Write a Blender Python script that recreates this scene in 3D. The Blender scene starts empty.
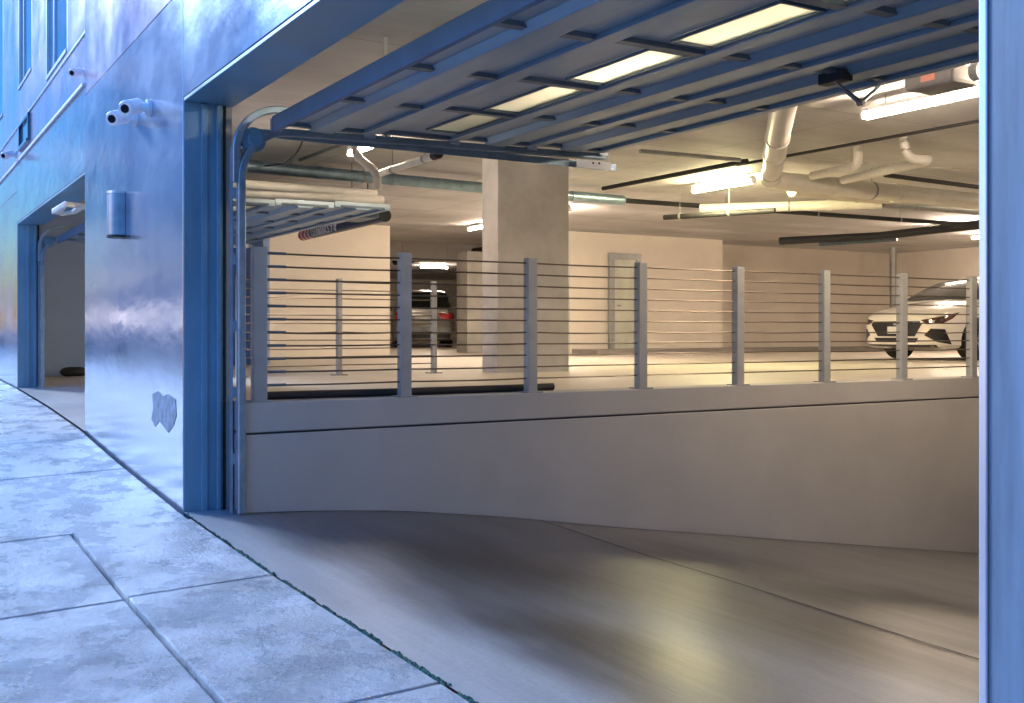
import bpy, bmesh, math, random
from mathutils import Vector, Matrix
from mathutils.bvhtree import BVHTree
random.seed(7)
S = bpy.context.scene
C = S.collection
EZ = 1.37                                    # eye height above the pavement under the camera
F = 1067.0
VX, VY = .5138, .8579                        # viewing direction; +X goes into the garage, +Y up the street
RX, RY = .8579, -.5138

# ------------------------------------------------------------------ camera, sky, sun
cam = bpy.data.cameras.new('camera'); camo = bpy.data.objects.new('camera', cam); C.objects.link(camo)
camo.location = (0, 0, EZ)
camo.rotation_euler = (math.radians(90), 0, math.atan2(VY, VX) - math.pi / 2)
cam.sensor_width = 36; cam.lens = 36 * F / 1024; cam.shift_y = -.0200
cam.clip_start = .05; cam.clip_end = 1500
S.camera = camo
w = bpy.data.worlds.new('World'); S.world = w; w.use_nodes = True
wn = w.node_tree; bg = wn.nodes['Background']
SUN_EL, SUN_AZ = math.radians(3), math.radians(-78)
sky = wn.nodes.new('ShaderNodeTexSky'); sky.sky_type = 'NISHITA'; sky.sun_disc = False
sky.sun_elevation = SUN_EL; sky.sun_rotation = SUN_AZ; sky.ozone_density = 6; sky.air_density = 1.4; sky.dust_density = .6
tint = wn.nodes.new('ShaderNodeMix'); tint.data_type = 'RGBA'; tint.blend_type = 'MULTIPLY'
tint.inputs['Factor'].default_value = 1; tint.inputs[7].default_value = (1.20, 1.38, 1.72, 1)
wn.links.new(sky.outputs[0], tint.inputs[6]); wn.links.new(tint.outputs[2], bg.inputs[0])
bg.inputs[1].default_value = .15
sl = bpy.data.lights.new('sun', 'SUN'); sl.energy = .9; sl.angle = math.radians(12); sl.color = (.55, .72, 1)
so = bpy.data.objects.new('sun', sl); C.objects.link(so)
sd = Vector((-.38, .86, .42))                # glow of the evening sky above the street
so.rotation_euler = sd.to_track_quat('Z', 'Y').to_euler(); so.location = (-5, 2, 12)
S.view_settings.view_transform = 'Standard'; S.view_settings.look = 'None'
S.view_settings.gamma = 1; S.view_settings.exposure = 2.85; S.view_settings.use_curve_mapping = False
S.cycles.max_bounces = 10; S.cycles.diffuse_bounces = 6; S.cycles.transparent_max_bounces = 12
S.cycles.use_denoising = True; S.cycles.sample_clamp_indirect = 6
LAMP = 23.0

# ------------------------------------------------------------------ helpers
def ray(px):
    k = (px - 512) / F
    return VX + k * RX, VY + k * RY
def P(px, py, z=None, d=None):               # a point seen at (px, py) at a height z above the eye, or at depth d
    if d is None: d = z * F / (331 - py)
    dx, dy = ray(px)
    return Vector((dx * d, dy * d, EZ + (331 - py) / F * d))
def it(T, x):
    if x <= T[0][0]: return T[0][1]
    for a, b in zip(T, T[1:]):
        if x <= b[0]:
            t = (x - a[0]) / (b[0] - a[0]); return a[1] + t * (b[1] - a[1])
    return T[-1][1]
TY = [(-60, -4.4), (-40, -3.0), (0, -1.37), (3.27, -1.304), (5.6, -1.283), (7.36, -1.23), (9.4, -1.125), (11.3, -1.0), (14, -.90), (17.1, -.83), (19.6, -.80), (60, -.3), (300, 1)]
PR = [(1.81, 0), (2.15, 0), (2.7, -.03), (3.32, -.085), (4.2, -.21), (5.32, -.40), (7.45, -.73), (9.96, -1.11), (16, -2.0)]
def gz(X, Y):                                # pavement and ramp height
    if X < 1.81: return EZ + it(TY, Y) - .03 * (1.81 - X)
    k = max(0, 1 - (X - 1.81) / 4)
    return EZ + it(TY, Y) * k - 1.234 * (1 - k) + it(PR, X)
FLOOR = EZ - .49; CEIL = EZ + 2.15; LINT = EZ + 1.585
def fz(X, Y):                                # parking floor height; the far entrance climbs up to it
    if Y < 11.25 or X > 9: return FLOOR
    t = min(1, max(0, (X - 1.81) / 7.2)); t = t * t * (3 - 2 * t)
    return EZ + it(TY, Y) * (1 - t) - .49 * t

def nt(m): m.use_nodes = True; return m.node_tree
def mat(name, col, rough=.6, metal=0, var=.15, scale=3, stretch=(1, 1, 1), bump=0, bscale=60, bdist=.01, spec=None, col2=None, rvar=0, coat=0):
    m = bpy.data.materials.new(name); t = nt(m); n = t.nodes; b = n['Principled BSDF']
    tc = n.new('ShaderNodeTexCoord'); mp = n.new('ShaderNodeMapping'); mp.inputs['Scale'].default_value = stretch
    t.links.new(tc.outputs['Object'], mp.inputs[0])
    no = n.new('ShaderNodeTexNoise'); no.inputs['Scale'].default_value = scale; no.inputs['Detail'].default_value = 8; no.inputs['Roughness'].default_value = .62
    t.links.new(mp.outputs[0], no.inputs[0])
    rp = n.new('ShaderNodeValToRGB'); c2 = col2 or [c * (1 + var) for c in col]
    rp.color_ramp.elements[0].position = .32; rp.color_ramp.elements[1].position = .68
    c1 = col if col2 else [c * (1 - var) for c in col]
    rp.color_ramp.elements[0].color = (*c1, 1); rp.color_ramp.elements[1].color = (*c2, 1)
    t.links.new(no.outputs[0], rp.inputs[0]); t.links.new(rp.outputs[0], b.inputs['Base Color'])
    b.inputs['Roughness'].default_value = rough; b.inputs['Metallic'].default_value = metal
    if spec is not None: b.inputs['Specular IOR Level'].default_value = spec
    if coat: b.inputs['Coat Weight'].default_value = coat; b.inputs['Coat Roughness'].default_value = .05
    if rvar:
        mr = n.new('ShaderNodeMapRange'); mr.inputs[1].default_value = .3; mr.inputs[2].default_value = .7
        mr.inputs[3].default_value = max(.02, rough - rvar); mr.inputs[4].default_value = min(1, rough + rvar)
        t.links.new(no.outputs[0], mr.inputs[0]); t.links.new(mr.outputs[0], b.inputs['Roughness'])
    if bump:
        n2 = n.new('ShaderNodeTexNoise'); n2.inputs['Scale'].default_value = bscale; n2.inputs['Detail'].default_value = 5
        t.links.new(mp.outputs[0], n2.inputs[0])
        bp = n.new('ShaderNodeBump'); bp.inputs['Strength'].default_value = bump; bp.inputs['Distance'].default_value = bdist
        t.links.new(n2.outputs[0], bp.inputs['Height']); t.links.new(bp.outputs[0], b.inputs['Normal'])
    return m
def emis(name, col, s):
    m = bpy.data.materials.new(name); t = nt(m); b = t.nodes['Principled BSDF']
    b.inputs['Base Color'].default_value = (.8, .8, .8, 1); b.inputs['Emission Color'].default_value = (*col, 1); b.inputs['Emission Strength'].default_value = s
    return m
def glass(name, tintc=(.75, .8, .75), fac=.12, rough=.1):
    m = bpy.data.materials.new(name); t = nt(m); n = t.nodes; n.remove(n['Principled BSDF'])
    tr = n.new('ShaderNodeBsdfTransparent'); tr.inputs[0].default_value = (*tintc, 1)
    gl = n.new('ShaderNodeBsdfGlossy'); gl.inputs['Roughness'].default_value = rough
    mx = n.new('ShaderNodeMixShader'); mx.inputs[0].default_value = fac
    t.links.new(tr.outputs[0], mx.inputs[1]); t.links.new(gl.outputs[0], mx.inputs[2]); t.links.new(mx.outputs[0], n['Material Output'].inputs[0])
    return m
def frosted(name):
    m = bpy.data.materials.new(name); t = nt(m); n = t.nodes; n.remove(n['Principled BSDF'])
    a = n.new('ShaderNodeBsdfTranslucent'); a.inputs[0].default_value = (.92, .92, .82, 1)
    b = n.new('ShaderNodeBsdfTransparent'); b.inputs[0].default_value = (.95, .95, .88, 1)
    mx = n.new('ShaderNodeMixShader'); mx.inputs[0].default_value = .65
    t.links.new(b.outputs[0], mx.inputs[1]); t.links.new(a.outputs[0], mx.inputs[2]); t.links.new(mx.outputs[0], n['Material Output'].inputs[0])
    return m
M = {}
M['panel'] = mat('blue grey metal panel', (.44, .49, .58), .18, .85, .12, 1.1, (1, .45, .9), .6, 1.5, .02, rvar=.07)
M['lilac'] = mat('lilac grey metal panel', (.54, .46, .58), .22, .8, .10, 1.3, (1, .6, .6), .6, 1.6, .018, rvar=.08)
M['jamb'] = mat('blue painted steel', (.15, .30, .41), .42, .1, .22, 1.6, (1, 1, .35), .15, 5, .004, rvar=.12)
M['pier'] = mat('blue painted pier steel', (.115, .18, .25), .6, .1, .30, 2.4, (4, 4, .5), .25, 7, .004, rvar=.1)
M['trim'] = mat('pale metal trim', (.55, .62, .70), .3, .7, .1)
M['dark'] = mat('dark rubber', (.02, .022, .026), .6)
M['black'] = mat('black pipe paint', (.018, .018, .02), .65)
M['track'] = mat('galvanised steel track', (.26, .36, .46), .4, .75, .2, 6)
M['steel'] = mat('grey painted steel', (.30, .31, .31), .45, .3, .15, 5, bump=.1)
M['post'] = mat('grey blue painted post', (.37, .38, .37), .45, .2, .12, 5)
M['wire'] = mat('steel cable', (.16, .13, .10), .4, .7)
M['door'] = mat('blue grey door skin', (.31, .39, .45), .42, .25, .18, 1.2, (.5, 2, 1), .2, 4, .004, rvar=.1)
M['rail'] = mat('blue grey door rail', (.24, .34, .42), .38, .3, .15, 2, (2, .4, 1))
M['stile'] = mat('dark door stile', (.11, .16, .20), .45, .3)
M['pane'] = glass('door pane', (.86, .88, .78), .06, .15)
M['frost'] = frosted('frosted door pane')
M['pvc'] = mat('cream plastic pipe', (.72, .69, .63), .38, 0, .08, 4)
M['wall_c'] = mat('cream painted wall', (.78, .72, .63), .7, 0, .06, .9, bump=.1, bscale=30)
M['wall_sky_tint'] = mat('wall colour with blue skylight', (.30, .42, .66), .6, 0, .08, .9)  # blue light from the sky is put into this wall colour
M['wall_b'] = mat('tan painted wall', (.66, .61, .54), .7, 0, .08, .9, bump=.1, bscale=30)
M['lowwall'] = mat('grey stucco ramp wall', (.40, .385, .36), .75, 0, .10, .7, bump=.25, bscale=90, bdist=.004)
M['column'] = mat('raw concrete column', (.52, .51, .49), .75, 0, .2, 1.6, bump=.2, bscale=40, bdist=.004)
M['ceil'] = mat('board marked concrete ceiling', (.56, .555, .56), .7, 0, .22, .8, (.5, 1.6, 1), .25, 6, .01)
def seams(m, w_, h_, rot=0, k=.55, mort=.012):
    t = m.node_tree; n = t.nodes; b = n['Principled BSDF']; src = b.inputs['Base Color'].links[0].from_socket
    tc = [x for x in n if x.type == 'TEX_COORD'][0]; mp = n.new('ShaderNodeMapping'); mp.inputs['Rotation'].default_value = (rot, 0, 0); t.links.new(tc.outputs['Object'], mp.inputs[0])
    bk = n.new('ShaderNodeTexBrick'); bk.inputs['Scale'].default_value = 1; bk.inputs['Brick Width'].default_value = w_; bk.inputs['Row Height'].default_value = h_
    bk.inputs['Mortar Size'].default_value = mort; bk.inputs['Mortar Smooth'].default_value = .6; bk.offset = 0
    bk.inputs['Color1'].default_value = (1, 1, 1, 1); bk.inputs['Color2'].default_value = (.86, .86, .87, 1); bk.inputs['Mortar'].default_value = (k, k, k, 1)
    t.links.new(mp.outputs[0], bk.inputs[0])
    mx = n.new('ShaderNodeMix'); mx.data_type = 'RGBA'; mx.blend_type = 'MULTIPLY'; mx.inputs[0].default_value = 1
    t.links.new(src, mx.inputs[6]); t.links.new(bk.outputs[0], mx.inputs[7]); t.links.new(mx.outputs[2], b.inputs['Base Color'])
seams(M['ceil'], 1.22, 2.44)
M['floor'] = mat('parking floor concrete', (.50, .45, .39), .5, 0, .15, 1.0, rvar=.12)
M['kerb'] = mat('grey kerb paint', (.24, .22, .20), .7, 0, .12)
M['asphalt'] = mat('asphalt', (.05, .05, .052), .75, 0, .25, 8, bump=.4, bscale=200)
M['joint'] = mat('dark joint', (.035, .035, .04), .9)
M['white'] = mat('white metal', (.78, .80, .84), .35, 0, .04)
M['camwhite'] = mat('white camera shell', (.9, .9, .9), .5, 0, .02)
M['lens'] = mat('dark lens', (.01, .012, .02), .1)
M['red'] = mat('red band', (.6, .08, .06), .4)
M['moss'] = mat('green moss', (.015, .095, .068), .9, 0, .6, 30)
M['tube'] = emis('fluorescent tube', (1, .78, .57), LAMP)
M['tubeg'] = emis('greenish fluorescent tube', (1, .86, .45), LAMP * 1.7)
M['litwin'] = emis('lit window', (1, .85, .75), .42)
M['tubeb'] = emis('strong fluorescent tube', (1, .79, .60), LAMP * 2.4)
M['glassdark'] = mat('blue window glass', (.03, .075, .16), .12, 0, .2, 1, spec=.9)
M['residue'] = mat('torn sticker residue', (.10, .15, .22), .6, .1, .5, 14)
M['carwhite'] = mat('white car paint', (.80, .78, .74), .25, 0, .02, coat=.8)
M['carglass'] = mat('car glass', (.012, .016, .014), .08, 0, .05, spec=.35)
M['plastic'] = mat('black car plastic', (.012, .013, .018), .35)
M['tyre'] = mat('tyre rubber', (.02, .02, .02), .8)
M['chrome'] = mat('chrome', (.7, .7, .72), .15, 1)
M['silver'] = mat('silver car paint', (.27, .26, .25), .3, .4, .02, coat=.6)
M['carred'] = mat('red car paint', (.42, .02, .03), .25, .1, .02, coat=.8)
M['tail'] = mat('red tail lamp', (.5, .02, .03), .2, 0, .1, coat=.5)
M['lampglass'] = mat('headlamp glass', (.10, .05, .045), .1, .2, .4, 12, spec=.8)
M['plate'] = mat('white number plate', (.75, .76, .76), .4)
M['pink'] = mat('pink sticker', (.75, .32, .26), .6)

class MB:
    def __init__(s): s.v = []; s.f = []
    def add(s, vs, fs):
        o = len(s.v); s.v += [Vector(v) for v in vs]; s.f += [[i + o for i in f] for f in fs]; return s
    def box(s, a, b):
        x0, y0, z0 = a; x1, y1, z1 = b
        return s.add([(x0, y0, z0), (x1, y0, z0), (x1, y1, z0), (x0, y1, z0), (x0, y0, z1), (x1, y0, z1), (x1, y1, z1), (x0, y1, z1)],
                     [(0, 3, 2, 1), (4, 5, 6, 7), (0, 1, 5, 4), (1, 2, 6, 5), (2, 3, 7, 6), (3, 0, 4, 7)])
    def prism(s, pts, axis, lo, hi):         # pts outline in the two other axes
        n = len(pts); vs = []
        for h in (lo, hi):
            for (a, b) in pts: vs.append({'x': (h, a, b), 'y': (a, h, b), 'z': (a, b, h)}[axis])
        fs = [tuple(range(n))[::-1], tuple(range(n, 2 * n))] + [(i, (i + 1) % n, n + (i + 1) % n, n + i) for i in range(n)]
        return s.add(vs, fs)
    def sweep(s, path, prof, up=Vector((0, 0, 1)), close=True):
        path = [Vector(p) for p in path]; n = len(prof); vs = []; fs = []
        for i, p in enumerate(path):
            t = ((path[i + 1] - p).normalized() if i < len(path) - 1 else Vector()) + ((p - path[i - 1]).normalized() if i else Vector())
            t.normalize(); u = up if abs(t.dot(up)) < .98 else Vector((0, 1, 0))
            a = t.cross(u).normalized(); b = a.cross(t).normalized()
            vs += [p + a * q[0] + b * q[1] for q in prof]
        for i in range(len(path) - 1):
            for j in range(n):
                k = (j + 1) % n; fs.append((i * n + j, i * n + k, (i + 1) * n + k, (i + 1) * n + j))
        fs += [tuple(range(n))[::-1], tuple(range((len(path) - 1) * n, len(path) * n))]
        return s.add(vs, fs)
    def tube(s, path, r, n=12, r2=None):
        if r2 is None:
            return s.sweep(path, [(r * math.cos(2 * math.pi * k / n), r * math.sin(2 * math.pi * k / n)) for k in range(n)])
        a, b = Vector(path[0]), Vector(path[-1]); t = (b - a).normalized()
        u = Vector((0, 0, 1)) if abs(t.z) < .9 else Vector((1, 0, 0)); p = t.cross(u).normalized(); q = p.cross(t); vs = []
        for c, rr in ((a, r), (b, r2)):
            vs += [c + (p * math.cos(2 * math.pi * k / n) + q * math.sin(2 * math.pi * k / n)) * rr for k in range(n)]
        return s.add(vs, [tuple(range(n))[::-1], tuple(range(n, 2 * n))] + [(k, (k + 1) % n, n + (k + 1) % n, n + k) for k in range(n)])
    def build(s, name, m, parent=None, smooth=False, bevel=0):
        me = bpy.data.meshes.new(name); off = Vector()
        p = parent
        while p: off += p.location; p = p.parent
        me.from_pydata([v - off for v in s.v], [], s.f); me.update()
        bm = bmesh.new(); bm.from_mesh(me); bmesh.ops.recalc_face_normals(bm, faces=bm.faces); bm.to_mesh(me); bm.free()
        me.materials.append(m)
        o = bpy.data.objects.new(name, me); C.objects.link(o)
        if parent: o.parent = parent
        if smooth:
            for f in me.polygons: f.use_smooth = True
            e = o.modifiers.new('split', 'EDGE_SPLIT'); e.split_angle = math.radians(40)
        if bevel:
            b = o.modifiers.new('bevel', 'BEVEL'); b.width = bevel; b.segments = 2; b.limit_method = 'ANGLE'
        return o
def arc(c, r, a0, a1, ax1, ax2, n=8):
    c = Vector(c); ax1 = Vector(ax1); ax2 = Vector(ax2)
    return [c + ax1 * r * math.cos(a0 + (a1 - a0) * i / n) + ax2 * r * math.sin(a0 + (a1 - a0) * i / n) for i in range(n + 1)]
def tag(o, label=None, cat=None, group=None, kind=None):
    if label: o['label'] = label
    if cat: o['category'] = cat
    if group: o['group'] = group
    if kind: o['kind'] = kind
    return o
def thing(name, label, cat, loc=(0, 0, 0), group=None):
    o = bpy.data.objects.new(name, None); C.objects.link(o); o.location = loc; o.empty_display_size = .1
    return tag(o, label, cat, group)
def struct(o, label, cat): return tag(o, label, cat, kind='structure')
def copy_tree(o, parent=None):
    c = o.copy(); C.objects.link(c); c.parent = parent
    for ch in list(o.children): copy_tree(ch, c)
    return c
def grid(xs, ys, fn):
    m = MB(); n = len(ys)
    m.v = [Vector((x, y, fn(x, y))) for x in xs for y in ys]
    m.f = [[i * n + j, (i + 1) * n + j, (i + 1) * n + j + 1, i * n + j + 1] for i in range(len(xs) - 1) for j in range(n - 1)]
    return m
def rng(a, b, st):
    n = max(1, int(round((b - a) / st))); return [a + (b - a) * i / n for i in range(n + 1)]

# ------------------------------------------------------------------ ground, street, pavement
ys = rng(-60, 60, 1.5) + [100, 300, 600]
grid([-600, -200, -60, -20, -9.5, -5.5, -1.5, 0, 1.81, 1.9], ys, lambda x, y: gz(min(x, 1.8), y) - .16 - (.10 if x < -1 else 0)).build('ground', M['asphalt']).update_tag()
struct(C.objects['ground'], 'dark asphalt street sloping up past the building', 'ground')
CX = [-1.25, 1.06, 1.797]
TRANS = [-9.6, -7.9, -6.2, -4.5, -2.9, -1.2, .3, 1.9, 3.5, 5.42, 7.08, 9.2, 10.9, 12.35, 14.1, 16, 18, 20, 22, 24, 27, 30, 34, 38, 42]
def pave_material():
    m = mat('pavement concrete', (.50, .53, .56), .40, 0, .42, 2.2, (1, 1, 1), .0)
    t = m.node_tree; n = t.nodes; b = n['Principled BSDF']; tc = [x for x in n if x.type == 'TEX_COORD'][0]
    a = n.new('ShaderNodeTexNoise'); a.inputs['Scale'].default_value = 30; a.inputs['Detail'].default_value = 9; a.inputs['Roughness'].default_value = .72
    f = n.new('ShaderNodeTexNoise'); f.inputs['Scale'].default_value = 2.6; f.inputs['Detail'].default_value = 9; f.inputs['Roughness'].default_value = .68
    mp = n.new('ShaderNodeMapping'); mp.inputs['Scale'].default_value = (1.3, .9, 1)
    t.links.new(tc.outputs['Object'], a.inputs[0]); t.links.new(tc.outputs['Object'], mp.inputs[0]); t.links.new(mp.outputs[0], f.inputs[0])
    b1 = n.new('ShaderNodeBump'); b1.inputs['Strength'].default_value = 1; b1.inputs['Distance'].default_value = .045
    b2 = n.new('ShaderNodeBump'); b2.inputs['Strength'].default_value = .3; b2.inputs['Distance'].default_value = .03
    t.links.new(a.outputs[0], b1.inputs['Height']); t.links.new(f.outputs[0], b2.inputs['Height']); t.links.new(b2.outputs[0], b1.inputs['Normal'])
    t.links.new(b1.outputs[0], b.inputs['Normal'])
    mr = n.new('ShaderNodeMapRange'); mr.inputs[1].default_value = .35; mr.inputs[2].default_value = .65; mr.inputs[3].default_value = .10; mr.inputs[4].default_value = .48
    t.links.new(f.outputs[0], mr.inputs[0]); t.links.new(mr.outputs[0], b.inputs['Roughness'])
    b.inputs['Specular IOR Level'].default_value = .9
    return m
M['pave'] = pave_material()
pv = MB()
def slab(x0, x1, y0, y1, dz=0, g=.009):
    x0 += g; x1 -= g; y0 += g; y1 -= g; r = .006
    nx = max(2, int((x1 - x0) / .12)); ny = max(2, int((y1 - y0) / .12))
    xs = [x0, x0 + r] + [x0 + (x1 - x0) * i / nx for i in range(1, nx)] + [x1 - r, x1]
    yy = [y0, y0 + r] + [y0 + (y1 - y0) * i / ny for i in range(1, ny)] + [y1 - r, y1]
    def h(x, y):
        e = min(x - x0, x1 - x, y - y0, y1 - y)
        j = .004 * math.sin(x * 31 + y * 17) * (e < .001)
        return gz(x, y) + dz - (.008 + j if e < .001 else 0) + .0015 * math.sin(3.1 * x + 1.7 * y)
    m = grid(xs, yy, h); pv.add(m.v, m.f)
    n = len(yy)                               # skirts down into the joints
    def skirt(idx):
        vs = [m.v[i] for i in idx] + [m.v[i] - Vector((0, 0, .09)) for i in idx]; k = len(idx)
        pv.add(vs, [(i, i + 1, k + i + 1, k + i) for i in range(k - 1)])
    N = len(xs)
    skirt(list(range(n))); skirt(list(range((N - 1) * n, N * n))); skirt([i * n for i in range(N)]); skirt([i * n + n - 1 for i in range(N)])
for i in range(len(TRANS) - 1):
    y0, y1 = TRANS[i], TRANS[i + 1]
    if y0 >= 7.0:
        slab(-.25, 1.797, y0, y1, 0, .012); slab(-1.25, -.25, y0, y1, 0, .006)
    else:
        slab(1.06, 1.797, y0, y1, .012, .008); slab(-.25, 1.06, y0, y1, 0, .010); slab(-1.25, -.25, y0, y1, 0, .01)
struct(pv.build('sidewalk', M['pave'], smooth=True), 'damp bluish concrete pavement slabs climbing beside the building', 'sidewalk')
struct(grid([-1.24, 0, 1.05, 1.85], rng(-10, 42, .8), lambda x, y: gz(min(x, 1.8), y) - .045).build('sidewalk_bed', M['joint']), 'dark joint bed under the pavement slabs', 'sidewalk')
kb = MB(); ky = rng(-10, 42, 1)
for a, b in zip(ky, ky[1:]):
    v = [(-1.41, a, gz(-1.3, a) - .3), (-1.26, a, gz(-1.3, a) - .3), (-1.26, b, gz(-1.3, b) - .3), (-1.41, b, gz(-1.3, b) - .3)]
    kb.add(v + [(x, y, z + .3) for x, y, z in v], [(4, 5, 6, 7), (0, 1, 5, 4), (1, 2, 6, 5), (2, 3, 7, 6), (3, 0, 4, 7)])
struct(kb.build('kerb', M['column']), 'concrete kerb along the street', 'kerb')
ms = MB()                                     # moss growing in the joint between pavement and ramp
y = 2.0
while y < 7.3:
    dens = (3 if y < 6.4 else 1) if math.sin(y * 9) + math.sin(y * 23 + 1) > -.9 else 0
    for q in range(dens):
        cx = 1.803 + random.gauss(0, .006); cy = y + random.uniform(0, .02); r = random.uniform(.005, .012) * (1 if y < 6.4 else .6)
        cz = gz(1.8, cy) + .004; vs = []
        for k in range(5):
            a = k * 1.257 + random.random(); vs.append((cx + r * math.cos(a), cy + r * 1.4 * math.sin(a), cz + random.uniform(-.006, .003)))
        vs.append((cx, cy, cz + r * random.uniform(.4, 1.0)))
        ms.add(vs, [(k, (k + 1) % 5, 5) for k in range(5)])
    y += .011
tag(ms.build('moss', M['moss']), 'green moss filling the joint between pavement and ramp', 'moss', kind='stuff')

# ------------------------------------------------------------------ ramp
def ramp_material():
    m = mat('ramp concrete', (.125, .125, .125), .36, 0, .10, 1.2, (2.2, .35, 1), .25, 30, .003, rvar=.06, spec=.33)
    t = m.node_tree; n = t.nodes; b = n['Principled BSDF']; tc = [x for x in n if x.type == 'TEX_COORD'][0]
    src = b.inputs['Base Color'].links[0].from_socket
    dn = n.new('ShaderNodeTexNoise'); dn.inputs['Scale'].default_value = 1.4; dn.inputs['Detail'].default_value = 6
    mp = n.new('ShaderNodeMapping'); mp.inputs['Scale'].default_value = (2.4, .6, 1); mp.inputs['Rotation'].default_value = (0, 0, math.radians(-14))
    t.links.new(tc.outputs['Object'], mp.inputs[0]); t.links.new(mp.outputs[0], dn.inputs[0])
    sc = n.new('ShaderNodeVectorMath'); sc.operation = 'SUBTRACT'; sc.inputs[1].default_value = (.5, .5, .5); t.links.new(dn.outputs['Color'], sc.inputs[0])
    sc2 = n.new('ShaderNodeVectorMath'); sc2.operation = 'SCALE'; sc2.inputs['Scale'].default_value = .8; t.links.new(sc.outputs[0], sc2.inputs[0])
    ad = n.new('ShaderNodeVectorMath'); ad.operation = 'ADD'; t.links.new(tc.outputs['Object'], ad.inputs[0]); t.links.new(sc2.outputs[0], ad.inputs[1])
    cur = None                                # dark elliptical patches, each with its own centre and size
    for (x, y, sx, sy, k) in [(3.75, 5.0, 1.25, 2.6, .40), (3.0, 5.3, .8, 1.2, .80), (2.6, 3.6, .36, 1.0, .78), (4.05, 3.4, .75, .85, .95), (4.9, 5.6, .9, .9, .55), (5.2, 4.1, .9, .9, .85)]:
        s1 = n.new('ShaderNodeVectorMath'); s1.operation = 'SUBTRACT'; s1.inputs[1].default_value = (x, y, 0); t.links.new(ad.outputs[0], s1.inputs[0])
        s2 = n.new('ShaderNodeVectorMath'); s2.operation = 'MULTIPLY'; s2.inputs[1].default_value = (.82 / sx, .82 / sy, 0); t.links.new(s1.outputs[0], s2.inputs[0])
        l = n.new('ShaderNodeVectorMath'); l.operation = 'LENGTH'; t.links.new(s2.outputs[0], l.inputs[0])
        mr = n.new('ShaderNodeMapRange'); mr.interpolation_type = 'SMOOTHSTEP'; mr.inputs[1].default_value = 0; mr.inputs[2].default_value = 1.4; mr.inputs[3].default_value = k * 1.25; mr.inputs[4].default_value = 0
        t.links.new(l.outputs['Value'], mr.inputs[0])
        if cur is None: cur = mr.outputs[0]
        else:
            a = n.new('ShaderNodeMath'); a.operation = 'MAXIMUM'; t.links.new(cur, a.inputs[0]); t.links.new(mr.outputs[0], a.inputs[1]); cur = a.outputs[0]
    # long noise streaks breaking the patches up
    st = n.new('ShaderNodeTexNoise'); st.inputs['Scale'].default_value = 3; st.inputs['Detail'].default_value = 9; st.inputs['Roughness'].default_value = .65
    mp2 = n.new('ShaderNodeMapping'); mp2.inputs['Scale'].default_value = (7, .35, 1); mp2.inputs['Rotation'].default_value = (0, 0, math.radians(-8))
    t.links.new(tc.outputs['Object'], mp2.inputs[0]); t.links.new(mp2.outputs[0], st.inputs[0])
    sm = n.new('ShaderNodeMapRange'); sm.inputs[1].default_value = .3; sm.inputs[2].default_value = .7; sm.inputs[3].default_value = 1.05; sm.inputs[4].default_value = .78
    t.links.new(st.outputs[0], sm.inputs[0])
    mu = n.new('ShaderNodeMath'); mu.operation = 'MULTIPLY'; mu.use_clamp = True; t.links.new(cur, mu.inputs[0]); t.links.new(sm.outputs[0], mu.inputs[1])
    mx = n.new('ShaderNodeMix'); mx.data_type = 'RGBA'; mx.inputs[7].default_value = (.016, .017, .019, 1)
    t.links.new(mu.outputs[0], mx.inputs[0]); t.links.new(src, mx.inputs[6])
    s3 = n.new('ShaderNodeMapRange'); s3.inputs[1].default_value = .3; s3.inputs[2].default_value = .7; s3.inputs[3].default_value = .88; s3.inputs[4].default_value = 1.08
    t.links.new(st.outputs[0], s3.inputs[0])
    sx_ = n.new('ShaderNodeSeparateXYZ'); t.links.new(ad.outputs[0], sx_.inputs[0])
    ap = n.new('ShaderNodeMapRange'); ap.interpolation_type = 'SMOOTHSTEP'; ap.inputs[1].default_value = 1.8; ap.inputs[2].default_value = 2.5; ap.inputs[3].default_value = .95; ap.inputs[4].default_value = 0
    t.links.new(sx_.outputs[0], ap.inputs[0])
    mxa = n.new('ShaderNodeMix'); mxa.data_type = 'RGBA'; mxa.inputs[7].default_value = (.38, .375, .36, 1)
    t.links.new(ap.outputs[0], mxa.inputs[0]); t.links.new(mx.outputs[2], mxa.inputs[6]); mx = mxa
    gn = n.new('ShaderNodeTexNoise'); gn.inputs['Scale'].default_value = 45; gn.inputs['Detail'].default_value = 6; gn.inputs['Roughness'].default_value = .8
    t.links.new(tc.outputs['Object'], gn.inputs[0]); gm = n.new('ShaderNodeMapRange'); gm.inputs[1].default_value = .3; gm.inputs[2].default_value = .7; gm.inputs[3].default_value = .84; gm.inputs[4].default_value = 1.14
    t.links.new(gn.outputs[0], gm.inputs[0]); gx = n.new('ShaderNodeMath'); gx.operation = 'MULTIPLY'; t.links.new(s3.outputs[0], gx.inputs[0]); t.links.new(gm.outputs[0], gx.inputs[1])
    m2 = n.new('ShaderNodeMix'); m2.data_type = 'RGBA'; m2.blend_type = 'MULTIPLY'; m2.inputs[0].default_value = 1
    t.links.new(mx.outputs[2], m2.inputs[6]); t.links.new(gx.outputs[0], m2.inputs[7]); t.links.new(m2.outputs[2], b.inputs['Base Color'])
    return m
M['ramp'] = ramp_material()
struct(grid([1.812] + rng(2.0, 16, .35), rng(-1, 7.36, .4), gz).build('ramp', M['ramp'], smooth=True), 'patchy grey concrete ramp running down into the garage', 'ramp')
jt = MB(); jy = rng(2.6, 7.13, .3)
for a, b in zip(jy, jy[1:]):
    xa = 4.1 + .058 * a + .012 * math.sin(a * 3) ; xb = 4.1 + .058 * b + .012 * math.sin(b * 3)
    jt.add([(xa, a, gz(xa, a) + .004), (xa + .022, a, gz(xa + .022, a) + .004), (xb + .022, b, gz(xb + .022, b) + .004), (xb, b, gz(xb, b) + .004)], [(0, 1, 2, 3)])
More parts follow.
